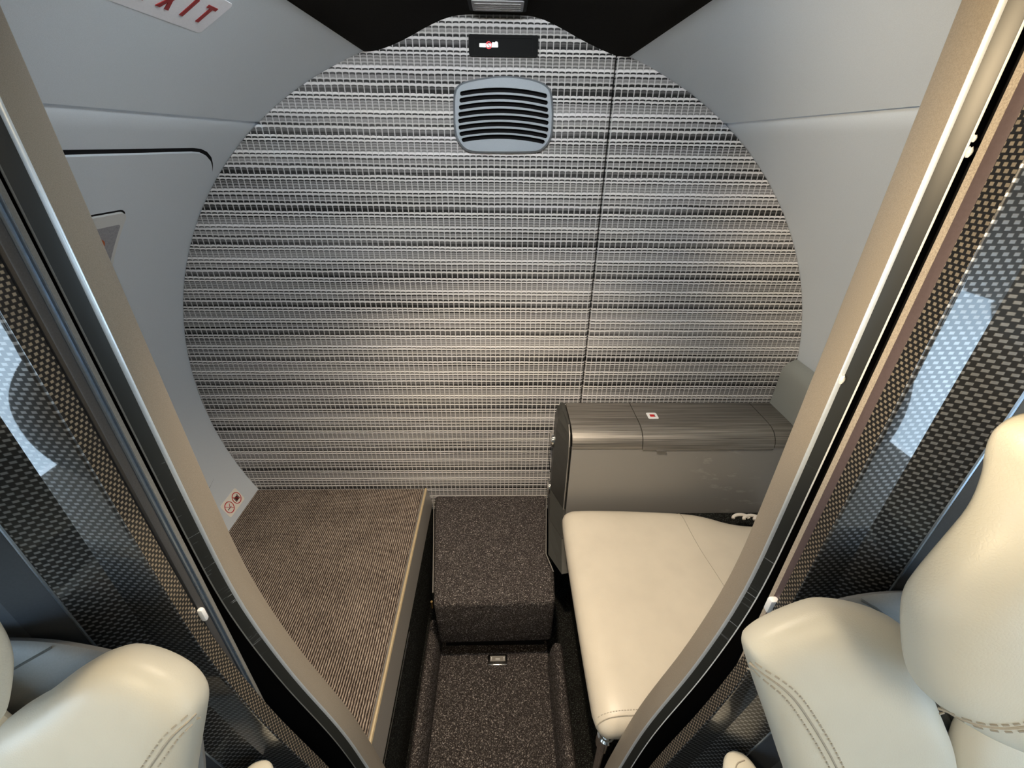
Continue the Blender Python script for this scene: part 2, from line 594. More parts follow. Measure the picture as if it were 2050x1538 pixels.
class Pillow:
    """upholstered pad: closed outline in a plane, domed on the front, softer dome on the back"""
    def __init__(self, name, pts, normal, front, back, mat, parent=None, power=3.5, rings=9, smooth_it=2, center=None):
        self.n = Vector(normal).normalized()
        pts = [Vector(p) for p in pts]
        self.c = Vector(center) if center else sum(pts, Vector()) / len(pts)
        self.e1 = (pts[0] - self.c - self.n * (pts[0] - self.c).dot(self.n)).normalized()
        self.e2 = self.n.cross(self.e1)
        P2 = [((p - self.c).dot(self.e1), (p - self.c).dot(self.e2)) for p in pts]
        self.P2 = chaikin(P2, smooth_it)
        self.front, self.back, self.power = front, back, power
        N = len(self.P2)
        levels = [math.sin(math.pi / 2 * k / rings) for k in range(rings + 1)]
        verts = [self.c + self.n * front]
        seq = []
        for s in levels[1:]:
            seq.append((s, front))
        for s in reversed(levels[1:-1]):
            seq.append((s, -back))
        for s, H in seq:
            h = H * max(0.0, 1 - s ** power) ** 0.5
            for a, b_ in self.P2:
                verts.append(self.c + self.e1 * (a * s) + self.e2 * (b_ * s) + self.n * h)
        verts.append(self.c - self.n * back)
        f = []
        for j in range(N):
            f.append((0, 1 + j, 1 + (j + 1) % N))
        R_ = len(seq)
        for i in range(R_ - 1):
            for j in range(N):
                k = (j + 1) % N
                f.append((1 + i * N + j, 1 + (i + 1) * N + j, 1 + (i + 1) * N + k, 1 + i * N + k))
        last = len(verts) - 1
        for j in range(N):
            f.append((last, 1 + (R_ - 1) * N + (j + 1) % N, 1 + (R_ - 1) * N + j))
        self.o = mesh(name, verts, f, mat, parent, smooth=True)

    def on(self, p, lift=0.0):
        """point of the front surface over / under world point p"""
        d = Vector(p) - self.c
        a, b_ = d.dot(self.e1), d.dot(self.e2)
        s = 0.0
        N = len(self.P2)
        for i in range(N):
            (x1, y1), (x2, y2) = self.P2[i], self.P2[(i + 1) % N]
            det = x1 * y2 - x2 * y1
            if abs(det) < 1e-12:
                continue
            u = (a * y2 - b_ * x2) / det
            w = (x1 * b_ - y1 * a) / det
            if u >= -1e-9 and w >= -1e-9:
                s = u + w
                break
        s = min(s, 0.995)
        return self.c + self.e1 * a + self.e2 * b_ + self.n * (self.front * max(0, 1 - s ** self.power) ** 0.5 + lift)


def resample(pts, step):
    pts = [Vector(p) for p in pts]
    out = [pts[0]]
    acc = 0.0
    for a, b_ in zip(pts, pts[1:]):
        L = (b_ - a).length
        k = 1
        d = step - acc
        while d <= L:
            out.append(a + (b_ - a) * (d / L))
            d += step
        acc = (acc + L) % step
    return out


def stitches(name, pil, pts, mat, parent, off=0.0, step=0.0048, ln=0.0028, r=0.0005):
    """row of short thread stitches laid along a line on a pad"""
    line = resample(chaikin([tuple(p) for p in pts], 2, False), step)
    v, f = [], []
    for i in range(len(line) - 1):
        d = (line[i + 1] - line[i]).normalized()
        side = pil.n.cross(d).normalized()
        c = pil.on(line[i] + side * off, 0.0003)
        q = pil.on(line[i] + side * off + d * ln, 0.0003)
        k = len(v)
        for p in (c, q):
            for sa, sb in ((-1, -0.3), (1, -0.3), (1, 1), (-1, 1)):
                v.append(p + side * (r * sa) + pil.n * (r * sb))
        f += [(k, k + 1, k + 2, k + 3), (k + 7, k + 6, k + 5, k + 4)] + [(k + a, k + (a + 1) % 4, k + 4 + (a + 1) % 4, k + 4 + a) for a in range(4)]
    return mesh(name, v, f, mat, parent)


def seamline(name, pil, pts, r, mat, parent, lift=0.0):
    line = resample(chaikin([tuple(p) for p in pts], 2, False), 0.003)
    return tube(name, [pil.on(p, lift) for p in line], r, mat, parent, seg=5)


# ------------------------------------------------------------------ fuselage numbers
CX, CZ, RF = -0.0096, 0.6, 0.7845


def wall_pt(side, z, dr=0.0):
    """x on the fuselage lining at height z (side -1 left, +1 right), dr inward"""
    r = RF - dr
    return CX + side * math.sqrt(max(0.0, r * r - (z - CZ) ** 2))


def ang_pt(side, a, dr=0.0):
    r = RF - dr
    return (CX + side * r * math.cos(a), CZ + r * math.sin(a))


def z_ang(z):
    return math.asin((z - CZ) / RF)


def arc_panel(name, side, z0, z1, y0, y1, dr0, dr1, mat, parent=None, n=40, lip=None):
    """curved lining panel between two heights; dr0 = visible face offset inward, dr1 = hidden face"""
    a0, a1 = z_ang(z0), z_ang(z1)
    A = [a0 + (a1 - a0) * k / n for k in range(n + 1)]
    drs = [dr0] * (n + 1)
    if lip:                                     # (length, depth) : turned-in upper edge
        A = A[:-1] + [a1 - lip[0] / RF, a1]
        drs = [dr0] * (len(A) - 1) + [dr0 - lip[1]]
    poly = [ang_pt(side, a, d) for a, d in zip(A, drs)] + [ang_pt(side, a, dr1) for a in reversed(A)]
    return prism(name, poly, 'y', y0, y1, mat, parent, smooth=True)


def curved_patch(name, side, y0, y1, z0, z1, r, dr, thick, mat, parent=None, n=36):
    """rounded rectangle bent on the lining; outline in (y, height)"""
    a0, a1 = z_ang(z0), z_ang(z1)
    s0, s1 = a0 * RF, a1 * RF
    S_ = sorted(set([s0 + (s1 - s0) * k / n for k in range(n + 1)] +
                    [s0 + r * (1 - math.cos(math.pi / 2 * k / 8)) for k in range(9)] +
                    [s1 - r * (1 - math.cos(math.pi / 2 * k / 8)) for k in range(9)]))
    fr, bk = [], []
    for s in S_:
        d = 0.0
        if s < s0 + r:
            q = s0 + r - s
            d = r - math.sqrt(max(0, r * r - q * q))
        if s > s1 - r:
            q = s - (s1 - r)
            d = r - math.sqrt(max(0, r * r - q * q))
        for lst, off in ((fr, dr), (bk, dr - thick)):
            x, z = ang_pt(side, s / RF, off)
            lst.append(((x, y0 + d, z), (x, y1 - d, z)))
    v = [p for pair in fr for p in pair] + [p for pair in bk for p in pair]
    n2 = len(S_)
    f = []
    for i in range(n2 - 1):
        f.append((2 * i, 2 * i + 1, 2 * i + 3, 2 * i + 2))
        o = 2 * n2
        f.append((o + 2 * i, o + 2 * i + 2, o + 2 * i + 3, o + 2 * i + 1))
        f.append((2 * i, 2 * i + 2, o + 2 * i + 2, o + 2 * i))
        f.append((2 * i + 1, o + 2 * i + 1, o + 2 * i + 3, 2 * i + 3))
    o = 2 * n2
    f.append((0, o, o + 1, 1))
    f.append((2 * n2 - 2, 2 * n2 - 1, o + 2 * n2 - 1, o + 2 * n2 - 2))
    return mesh(name, v, f, mat, parent, smooth=True)


# ------------------------------------------------------------------ lavatory shell
YB = 1.0
# rear bulkhead: black backing with two padded cloth panels
back = tag(plate('wall_back', [(CX + 0.80 * math.cos(2 * math.pi * k / 72), CZ + 0.82 * math.sin(2 * math.pi * k / 72)) for k in range(72)], [], 1.012, 1.03, 'black'), kind='structure')


def cloth_panel(name, x_lo, x_hi, round_lo, round_hi):
    rows = [0.20 + 0.0125 * k for k in range(99)]
    rows = [z for z in rows if z <= 1.425]
    r = 0.007
    prof = [(r * (1 - math.sin(math.pi / 2 * k / 5)), r * (1 - math.cos(math.pi / 2 * k / 5))) for k in range(6)]  # (dx from edge, y recess) k=0 inner
    v, f, W_ = [], [], None
    for z in rows:
        if z < 1.335:
            xl, xr = wall_pt(-1, z, 0.001), wall_pt(1, z, 0.001)
        else:
            xl, xr = -0.31, 0.29
        xl = max(xl, x_lo) if x_lo is not None else xl
        xr = min(xr, x_hi) if x_hi is not None else xr
        row = []
        if round_lo:
            for k in range(5, -1, -1):
                row.append((xl + prof[k][0], YB + prof[k][1]))
        else:
            row.append((xl, YB))
        for k in range(1, 8):
            row.append((xl + (xr - xl) * k / 8, YB))
        if round_hi:
            for k in range(0, 6):
                row.append((xr - prof[k][0], YB + prof[k][1]))
        else:
            row.append((xr, YB))
        row = [(xr if False else a, b_) for a, b_ in row]
        W_ = len(row)
        v += [(a, b_, z) for a, b_ in row]
    for i in range(len(rows) - 1):
        for j in range(W_ - 1):
            f.append((i * W_ + j, i * W_ + j + 1, (i + 1) * W_ + j + 1, (i + 1) * W_ + j))
    nv = len(v)
    v += [(p[0], YB + 0.011, p[2]) for p in v]
    rim = [i * W_ for i in range(len(rows))] + [(len(rows) - 1) * W_ + j for j in range(1, W_)] + [i * W_ + W_ - 1 for i in range(len(rows) - 2, -1, -1)] + list(range(W_ - 2, 0, -1))
    for a, b_ in zip(rim, rim[1:] + rim[:1]):
        f.append((a, b_, nv + b_, nv + a))
    o = mesh(name, v, f, 'fabric', back, smooth=True)
    return o


SEAM = 0.2145
tag(cloth_panel('cloth_panel', None, SEAM - 0.0012, False, True), 'wide left cloth panel of the rear bulkhead')
tag(cloth_panel('cloth_panel', SEAM + 0.0012, None, True, False), 'narrow right cloth panel of the rear bulkhead')

Y0 = 0.326          # aft face of the door frame
JL, JR = 1.2310, 1.2405
for side, nm, zj in ((-1, 'left', JL), (1, 'right', JR)):
    w = tag(arc_panel('wall_' + nm, side, 0.05, zj - 0.002, Y0, YB + 0.03, 0.0, -0.012, 'wall', lip=(0.012, 0.004)), kind='structure')
    u = tag(arc_panel('wall_%s_upper' % nm, side, zj, 1.36, Y0, YB + 0.03, 0.0005, -0.012, 'wall', n=24), kind='structure')
# dark ceiling strip with a raised middle
CEIL = [(-0.2776, 1.3491), (-0.2566, 1.3443), (-0.2355, 1.3453), (-0.2096, 1.3516), (-0.1727, 1.3652), (-0.1361, 1.3822), (-0.1004, 1.3954),
        (-0.0723, 1.4003), (-0.0136, 1.4016), (0.039, 1.4011), (0.0669, 1.3981), (0.1026, 1.386), (0.1394, 1.3701), (0.1766, 1.3561),
        (0.2104, 1.3454), (0.2322, 1.3435), (0.2542, 1.3461)]
cl = chaikin([(-0.30, 1.356)] + CEIL + [(0.275, 1.352)], 1, False)
ceiling = tag(prism('ceiling', cl + [(0.275, 1.45), (-0.30, 1.45)], 'y', -2.4, YB + 0.03, 'ceiling', smooth=True), kind='structure')

# floor: sunk aisle, carpet rolls along both edges
floor = tag(box('floor', -0.60, 0.58, Y0 - 0.02, 1.02, -0.03, 0.0, 'loop_dark'), kind='structure')
box('aisle_carpet', -0.164, 0.124, 0.20, 0.70, 0.0, 0.006, 'loop', floor)


def roll(name, x0, x1, y0, y1, h):
    w = x1 - x0
    poly = [(x0, 0.0), (x0 + 0.004, h * 0.6), (x0 + 0.010, h * 0.9), (x0 + 0.45 * w, h), (x1 - 0.008, h * 0.93), (x1 - 0.002, h * 0.7), (x1, 0.0)]
    poly = [poly[0]] + chaikin(poly[1:-1], 2, False) + [poly[-1]]
    return prism(name, poly, 'y', y0, y1, 'loop', floor, smooth=True)


roll('carpet_roll', -0.199, -0.161, 0.22, 0.705, 0.10)
roll('carpet_roll', 0.120, 0.158, 0.22, 0.640, 0.10)

# ------------------------------------------------------------------ exit hatch in the left lining
door = tag(curved_patch('door_1', -1, 0.36, 0.985, 0.40, 1.182, 0.125, 0.0045, 0.006, 'wall'), kind='structure')
curved_patch('door_seal', -1, 0.357, 0.9875, 0.397, 1.1865, 0.127, 0.0012, 0.003, 'black', door)
bz = curved_patch('handle_bezel', -1, 0.60, 0.767, 0.93, 1.100, 0.016, 0.0085, 0.005, 'bezel', door)
curved_patch('bezel_shadow_gap', -1, 0.598, 0.769, 0.928, 1.1025, 0.017, 0.0050, 0.002, 'black', door)
curved_patch('handle_recess', -1, 0.615, 0.7595, 0.945, 1.082, 0.006, 0.0088, 0.002, 'recess', bz)
curved_patch('pull_handle', -1, 0.640, 0.7315, 0.99, 1.066, 0.012, 0.0125, 0.004, 'orange', bz)

# ------------------------------------------------------------------ EXIT sign on the upper left lining
sign = tag(empty('exit_sign'), 'white exit sign with red EXIT letters on the upper left lining', 'sign')
Nrm = Vector((0.318 - 0.0, 0, -0.71)).normalized()          # inward normal of the lining there
P_bot = Vector((-0.349, 0, 1.308))
up_s = (Vector((-0.298, 0, 1.330)) - P_bot).normalized()
n_s = Vector((up_s.z, 0, -up_s.x))
if n_s.z > 0:
    n_s = -n_s
base_s = P_bot + n_s * 0.0015


def on_sign(a, h, l):
    """a along the cabin (y), h up the sign, l lift"""
    p = base_s + up_s * h + n_s * l
    return (p.x, a - 0.26 * h, p.z)


def sign_poly(name, polys, l0, l1, mat, parent):
    v, f = [], []
    for poly in polys:
        k = len(v)
        n = len(poly)
        v += [on_sign(a, h, l0) for a, h in poly] + [on_sign(a, h, l1) for a, h in poly]
        for t3 in tessellate_polygon([[Vector((a, h, 0)) for a, h in poly]]):
            f.append(tuple(k + i for i in t3))
            f.append(tuple(k + n + i for i in reversed(t3)))
        for i in range(n):
            j = (i + 1) % n
            f.append((k + i, k + j, k + n + j, k + n + i))
    return mesh(name, v, f, mat, parent)


sign_poly('plate', [rrect(0.487, 0.6415, 0.0, 0.058, 0.005)], -0.004, 0.0, 'sign_white', sign)


def R4(a0, a1, h0, h1):
    return [(a0, h0), (a1, h0), (a1, h1), (a0, h1)]


hb, ht = 0.0152, 0.0437
w_ = 0.0045
L_E = [[(0.521, hb), (0.537, hb), (0.537, hb + w_), (0.521 + w_, hb + w_), (0.521 + w_, 0.024), (0.534, 0.024), (0.534, 0.024 + w_), (0.521 + w_, 0.024 + w_),
        (0.521 + w_, ht - w_), (0.537, ht - w_), (0.537, ht), (0.521, ht)]]
mid = (hb + ht) / 2
L_X = [[(0.5540, hb), (0.5600, hb), (0.5635, mid - 0.004), (0.5667, hb), (0.5727, hb), (0.5668, mid), (0.5727, ht), (0.5667, ht), (0.5635, mid + 0.004), (0.5600, ht), (0.5540, ht), (0.5602, mid)]]
L_I = [R4(0.5898, 0.5950, hb, ht)]
L_T = [[(0.6168, hb), (0.6218, hb), (0.6218, ht - w_), (0.6273, ht - w_), (0.6273, ht), (0.6112, ht), (0.6112, ht - w_), (0.6168, ht - w_)]]
for nm, pl in (('letter_e', L_E), ('letter_x', L_X), ('letter_i', L_I), ('letter_t', L_T)):
    sign_poly(nm, pl, -0.0005, 0.0006, 'signred', sign)

# ------------------------------------------------------------------ pictogram sticker low on the left lining
st = tag(empty('pictogram_sticker'), 'pale sticker with two red prohibition circles low on the left lining', 'sticker')


def wall_sticker(poly2, dr, name, mat, parent, holes=()):
    """outline in (y, z) laid on the left lining"""
    loops = [list(poly2)] + [list(h) for h in holes]
    flat = [p for l in loops for p in l]
    n = len(flat)
    v = [(wall_pt(-1, z, dr), y, z) for y, z in flat] + [(wall_pt(-1, z, dr - 0.0008), y, z) for y, z in flat]
    f = []
    for t3 in tessellate_polygon([[Vector((p[0], p[1], 0)) for p in l] for l in loops]):
        f.append(tuple(t3))
        f.append(tuple(n + i for i in reversed(t3)))
    k = 0
    for l in loops:
        for i in range(len(l)):
            j = (i + 1) % len(l)
            f.append((k + i, k + j, n + k + j, n + k + i))
        k += len(l)
    return mesh(name, v, f, mat, parent)


def circ(c, r, n=28):
    return [(c[0] + r * math.cos(2 * math.pi * k / n), c[1] + r * math.sin(2 * math.pi * k / n)) for k in range(n)]


def bar(p, q, w):
    d = Vector((q[0] - p[0], q[1] - p[1])).normalized()
    s = Vector((-d.y, d.x)) * w / 2
    return [(p[0] - s.x, p[1] - s.y), (q[0] - s.x, q[1] - s.y), (q[0] + s.x, q[1] + s.y), (p[0] + s.x, p[1] + s.y)]


wall_sticker(rrect(0.870, 0.944, 0.302, 0.343, 0.005), 0.0010, 'backing', 'sticker', st)
for cy, ic in ((0.889, 0), (0.925, 1)):
    c = (cy, 0.3225)
    wall_sticker(circ(c, 0.0155), 0.0018, 'ring', 'red', st, holes=[circ(c, 0.0137)])
    wall_sticker(bar((cy - 0.0102, 0.3330), (cy + 0.0102, 0.3120), 0.0014), 0.0018, 'slash', 'red', st)
    if ic:
        wall_sticker(R4(cy - 0.0058, cy + 0.0058, 0.3160, 0.3270), 0.0017, 'suitcase_mark', 'darkred', st)
        wall_sticker(R4(cy - 0.0085, cy - 0.0068, 0.3150, 0.3290), 0.0017, 'suitcase_mark', 'darkred', st)
        wall_sticker(R4(cy + 0.0068, cy + 0.0085, 0.3150, 0.3290), 0.0017, 'suitcase_mark', 'darkred', st)
    else:
        wall_sticker(bar((cy - 0.009, 0.3205), (cy + 0.006, 0.3205), 0.0016), 0.0017, 'cigarette_mark', 'darkred', st)
        wall_sticker(bar((cy + 0.001, 0.3235), (cy + 0.007, 0.3290), 0.0012), 0.0017, 'smoke_mark', 'red', st)

# ------------------------------------------------------------------ air vent on the bulkhead
vent = tag(empty('air_vent'), 'blue-grey slotted air vent high on the striped rear bulkhead', 'vent')
VO = [(0.0014, 1.3118), (-0.0434, 1.3061), (-0.0701, 1.3012), (-0.0853, 1.2948), (-0.0924, 1.283), (-0.0944, 1.2542), (-0.0947, 1.2219), (-0.0908, 1.2032),
      (-0.0748, 1.1851), (-0.055, 1.1818), (0.0016, 1.1821), (0.0601, 1.1832), (0.0811, 1.1861), (0.098, 1.2055), (0.1009, 1.2244), (0.1003, 1.2515),
      (0.0966, 1.2817), (0.0902, 1.2941), (0.0748, 1.3025), (0.0474, 1.3085)]
VO = chaikin(VO, 2)
VC = (0.003, 1.247)
ends_l = [(-0.0758, 1.2814), (-0.0775, 1.2706), (-0.079, 1.2591), (-0.0806, 1.2477), (-0.0815, 1.237), (-0.0813, 1.2259), (-0.0799, 1.2152), (-0.0759, 1.205)]
ends_r = [(0.0821, 1.280), (0.0839, 1.2691), (0.0851, 1.2576), (0.0869, 1.247), (0.0874, 1.2362), (0.0874, 1.2247), (0.086, 1.2137), (0.0814, 1.2036)]
ztop = [1.2919, 1.2809, 1.2699, 1.2586, 1.2477, 1.2365, 1.2255, 1.2152]
zbot = [1.284, 1.2732, 1.262, 1.2506, 1.2399, 1.2291, 1.2182, 1.2076]
hs = 0.0037


def slot_curve(i, which, n=14):
    """points along the upper (which=+1) or lower edge of slot i, left to right"""
    (xl, zl), (xr, zr) = ends_l[i], ends_r[i]
    zc = (ztop[i] + zbot[i]) / 2
    out = []
    for k in range(n + 1):
        t = k / n
        x = xl + (xr - xl) * t
        z = (1 - t) ** 2 * zl + 2 * t * (1 - t) * (2 * zc - (zl + zr) / 2) + t * t * zr
        out.append((x, z + which * hs))
    return out


inner = []
inner += slot_curve(0, 1)
for i in range(8):
    xr, zr = ends_r[i]
    inner += [(xr + hs * math.sin(math.pi * k / 6), zr + hs * math.cos(math.pi * k / 6)) for k in range(1, 6)]
    inner.append((xr, zr - hs))
    if i < 7:
        inner.append((ends_r[i + 1][0], ends_r[i + 1][1] + hs))
inner += list(reversed(slot_curve(7, -1)))[1:]
for i in range(7, -1, -1):
    xl, zl = ends_l[i]
    inner += [(xl - hs * math.sin(math.pi * k / 6), zl - hs * math.cos(math.pi * k / 6)) for k in range(1, 6)]
    inner.append((xl, zl + hs))
    if i > 0:
        inner.append((ends_l[i - 1][0], ends_l[i - 1][1] - hs))
inner = inner[:-1]
VI = [(VC[0] + (x - VC[0]) * 0.955, VC[1] + (z - VC[1]) * 0.945) for x, z in VO]
plate('face_plate', VI, [inner], 0.9855, 0.992, 'vent', vent)
# sloped rim from the face out to the cloth
nvo = len(VO)
mesh('rim', [(x, 0.9858, z) for x, z in VI] + [(x, 0.993, z) for x, z in VO] + [(x, 1.0, z) for x, z in VO],
     [(i, (i + 1) % nvo, nvo + (i + 1) % nvo, nvo + i) for i in range(nvo)] + [(nvo + i, nvo + (i + 1) % nvo, 2 * nvo + (i + 1) % nvo, 2 * nvo + i) for i in range(nvo)],
     'vent', vent, smooth=True)
plate('dark_duct', [(VC[0] + (x - VC[0]) * 0.93, VC[1] + (z - VC[1]) * 0.9) for x, z in VO], [], 0.9985, 0.9995, 'black', vent)
for i in range(7):
    poly = slot_curve(i, -1) + list(reversed(slot_curve(i + 1, 1)))
    prism('slat', poly, 'y', 0.9858, 0.9915, 'vent', vent)

# ------------------------------------------------------------------ lit no-smoking sign
ns = tag(empty('no_smoking_sign'), 'small black box sign with lit no smoking symbol above the vent', 'sign')
outer = rrect(-0.0605, 0.0655, 1.3397, 1.3712, 0.0035)
innr = rrect(-0.050, 0.056, 1.3457, 1.3660, 0.0015)
plate('frame', outer, [list(reversed(innr))], 0.989, 1.0, 'blackplastic', ns)
plate('screen', rrect(-0.050, 0.056, 1.3457, 1.3660, 0.0012), [], 0.9905, 0.9955, 'blackplastic', ns)
plate('cigarette_symbol', rrect(-0.0412, -0.0075, 1.3529, 1.3583, 0.0007, 3), [], 0.9899, 0.9906, 'lit_white', ns)
plate('smoke_symbol', [(-0.0182, 1.3588), (-0.0172, 1.3605), (-0.0140, 1.3596), (-0.0118, 1.3612), (-0.0090, 1.3611), (-0.0076, 1.3596), (-0.0075, 1.3582), (-0.0182, 1.3580)], [], 0.9899, 0.9906, 'lit_white', ns)
cc_ = (-0.0243, 1.3557)
plate('prohibition_ring', circ(cc_, 0.0056), [list(reversed(circ(cc_, 0.0043)))], 0.9893, 0.9900, 'lit_red', ns)
plate('prohibition_slash', bar((-0.0272, 1.3586), (-0.0214, 1.3528), 0.0013), [], 0.9893, 0.9900, 'lit_red', ns)

# ------------------------------------------------------------------ dome lamp on the ceiling
dm = tag(empty('ceiling_lamp'), 'small clear-lensed lamp on the dark ceiling above the bulkhead', 'lamp')
plate('bezel', [(p[0] - 0.0055, p[1]) for p in rrect(-0.049, 0.046, 0.875, 0.947, 0.006)], [], 1.3945, 1.402, 'blackplastic', dm, axis='z')
plate('lens', [(p[0] - 0.0055, p[1]) for p in rrect(-0.043, 0.040, 0.880, 0.939, 0.004)], [], 1.3930, 1.3948, 'recess', dm, axis='z')
for k in range(4):
    box('lens_rib', -0.044, 0.030, 0.892 + 0.011 * k, 0.894 + 0.011 * k, 1.3922, 1.3932, 'chrome', dm)

# ------------------------------------------------------------------ left baggage shelf
sh = tag(empty('baggage_shelf'), 'low baggage shelf with ribbed brown carpet top along the left lining', 'shelf')
mesh('carpet_top', [(-0.2365, 0.336, 0.285), (-0.2365, 0.998, 0.285), (wall_pt(-1, 0.285), 0.998, 0.285), (wall_pt(-1, 0.285), 0.336, 0.285),
                    (-0.2365, 0.336, 0.272), (-0.2365, 0.998, 0.272), (wall_pt(-1, 0.272), 0.998, 0.272), (wall_pt(-1, 0.272), 0.336, 0.272)],
     [(0, 1, 2, 3), (7, 6, 5, 4), (0, 4, 5, 1), (1, 5, 6, 2), (2, 6, 7, 3), (3, 7, 4, 0)], 'rib', sh)
prism('edge_trim', [(-0.2345, 0.272), (-0.2345, 0.2865), (-0.229, 0.2885), (-0.2255, 0.2865), (-0.2125, 0.228), (-0.2150, 0.226), (-0.2285, 0.272)], 'y', 0.336, 0.997, 'trimgrey', sh)
prism('gold_edge', [(-0.2312, 0.2882), (-0.2292, 0.2900), (-0.2265, 0.2885), (-0.2248, 0.2855), (-0.2262, 0.2850)], 'y', 0.336, 0.997, 'gold', sh)
prism('side_panel', [(-0.222, 0.0), (-0.222, 0.240), (-0.2145, 0.228), (-0.2105, 0.0)], 'y', 0.336, 0.997, 'loop_dark', sh)
tube('chrome_strip', [(-0.2118, 0.337, 0.217), (-0.2112, 0.46, 0.217), (-0.2114, 0.60, 0.219)], 0.0016, 'chrome', sh)

# ------------------------------------------------------------------ carpeted step in front of the bulkhead
step = tag(empty('carpeted_step'), 'grey carpet covered step block at the foot of the bulkhead', 'step')
top = [(-0.203, 0.998), (0.138, 0.998), (0.118, 0.775), (0.132, 0.722), (0.126, 0.640), (-0.158, 0.636)]
low = [(-0.203, 0.998), (0.138, 0.998), (0.118, 0.775), (0.132, 0.722), (0.128, 0.652), (-0.157, 0.648)]
verts = [(x, y, 0.085) for x, y in low] + [(x, y, 0.262) for x, y in top]
nn = len(top)
fcs = [tuple(range(nn)), tuple(range(2 * nn - 1, nn - 1, -1))] + [(i, (i + 1) % nn, nn + (i + 1) % nn, nn + i) for i in range(nn)]
mesh('carpet_cover', verts, fcs, 'loop', step, smooth=True, bevel=0.012, segs=4)
box('recessed_base', -0.15, 0.115, 0.690, 0.995, 0.0, 0.09, 'black', step)
tube('side_strip', [(-0.2045, 0.985, 0.262), (-0.1800, 0.80, 0.262), (-0.1635, 0.668, 0.262)], 0.0014, 'trimgrey', step)
cyl('brass_pin', (-0.166, 0.655, 0.225), (0, 0, 1), 0.0028, 0.022, 'brass', step, seg=10)
tube('carpet_binding', [(0.1360, 0.99, 0.2625), (0.1160, 0.776, 0.2625), (0.1300, 0.722, 0.2625)], 0.0014, 'trimgrey', step)

# ------------------------------------------------------------------ floor plate
fp = tag(empty('floor_plate'), 'small metal plate with arrows set in the aisle carpet', 'plate')
box('plate_body', -0.036, 0.0145, 0.6375, 0.664, 0.005, 0.009, 'chrome', fp, bevel=0.001)
box('dark_window', -0.030, 0.010, 0.6465, 0.660, 0.0088, 0.0095, 'trimgrey', fp)
for ax in (-0.0265, 0.0065):
    plate('arrow_mark', [(ax - 0.0006, 0.6485), (ax + 0.0006, 0.6485), (ax + 0.0006, 0.654), (ax + 0.0018, 0.654), (ax, 0.6575), (ax - 0.0018, 0.654), (ax - 0.0006, 0.654)], [], 0.0094, 0.0099, 'white', fp, axis='z')
for k in range(2):
    box('text_line', -0.016, -0.004, 0.652 - 0.003 * k, 0.6532 - 0.003 * k, 0.0094, 0.0098, 'white', fp)

# ------------------------------------------------------------------ console at the right
con = tag(empty('console_cabinet'), 'dark veneer-topped console cabinet against the right of the bulkhead', 'cabinet')
box('core', 0.172, 0.725, 0.864, 0.997, 0.20, 0.578, 'black', con)
TOPP = [(0.997, 0.590), (0.905, 0.590), (0.886, 0.5885), (0.870, 0.583), (0.858, 0.573), (0.8515, 0.561), (0.850, 0.548)]
INN = [(0.8545, 0.548), (0.8565, 0.560), (0.8625, 0.570), (0.873, 0.578), (0.888, 0.583), (0.905, 0.584), (0.997, 0.584)]
prism('top_end', TOPP + INN, 'x', 0.1725, 0.3440, 'veneer', con, smooth=True)
TB = TOPP[:-1] + [(0.849, 0.544)]
lid = prism('hinged_lid', TB + [(0.8535, 0.544)] + INN[1:], 'x', 0.3462, 0.6725, 'veneer', con, smooth=True)
prism('top_end', TOPP + INN, 'x', 0.6745, 0.742, 'veneer', con, smooth=True)
box('front_panel', 0.1725, 0.735, 0.853, 0.860, 0.20, 0.5475, 'console', con)
lt = prism('latch', [(0.8435, 0.5440), (0.853, 0.5440), (0.853, 0.5385), (0.847, 0.5400)], 'x', 0.381, 0.404, 'chrome', lid)


def ring_c(z, P0, P1, P2):
    return [(P0[0], P0[1], z), (P1[0], P1[1], z), (P2[0], P2[1], z), (0.1695, 0.998, z), (0.1700, P0[1] + 0.004, z)]


def side_at(z):
    K = [(0.262, (0.150, 0.715), (0.122, 0.775), (0.141, 0.998)), (0.30, (0.156, 0.79), (0.130, 0.86), (0.143, 0.998)), (0.345, (0.165, 0.850), (0.138, 0.93), (0.145, 0.998)),
         (0.550, (0.1655, 0.854), (0.142, 0.932), (0.146, 0.998)), (0.575, (0.1665, 0.868), (0.148, 0.945), (0.150, 0.998)), (0.589, (0.1675, 0.895), (0.160, 0.96), (0.160, 0.998))]
    for a, b_ in zip(K, K[1:]):
        if a[0] <= z <= b_[0] + 1e-9:
            t = (z - a[0]) / (b_[0] - a[0])
            L = lambda p, q: (p[0] + (q[0] - p[0]) * t, p[1] + (q[1] - p[1]) * t)
            return ring_c(z, L(a[1], b_[1]), L(a[2], b_[2]), L(a[3], b_[3]))
    return ring_c(z, *K[-1][1:])


for zs in ((0.262, 0.28, 0.3005), (0.3020, 0.325, 0.3445), (0.3460, 0.40, 0.46, 0.50, 0.55, 0.575, 0.589)):
    loft('side_panel', [side_at(z) for z in zs], 'sidedark', con, smooth=False)
tube('edge_highlight', [side_at(z)[0] for z in (0.346, 0.40, 0.46, 0.50, 0.55, 0.575, 0.589)], 0.0016, 'trimgrey', con)
for kz, ky in ((0.494, 0.963), (0.332, 0.955)):
    kn = cyl('round_button', (0.1445, ky, kz), (-1, 0, 0), 0.0215, 0.0115, 'chrome', con, bevel=0.002)
    cyl('button_face', (0.1335, ky, kz), (-1, 0, 0), 0.0165, 0.0020, 'trimgrey', kn, bevel=0.0005)
tube('thin_cord', [(0.131, 0.968, 0.46), (0.133, 0.965, 0.42), (0.138, 0.955, 0.385)], 0.0011, 'black', con)

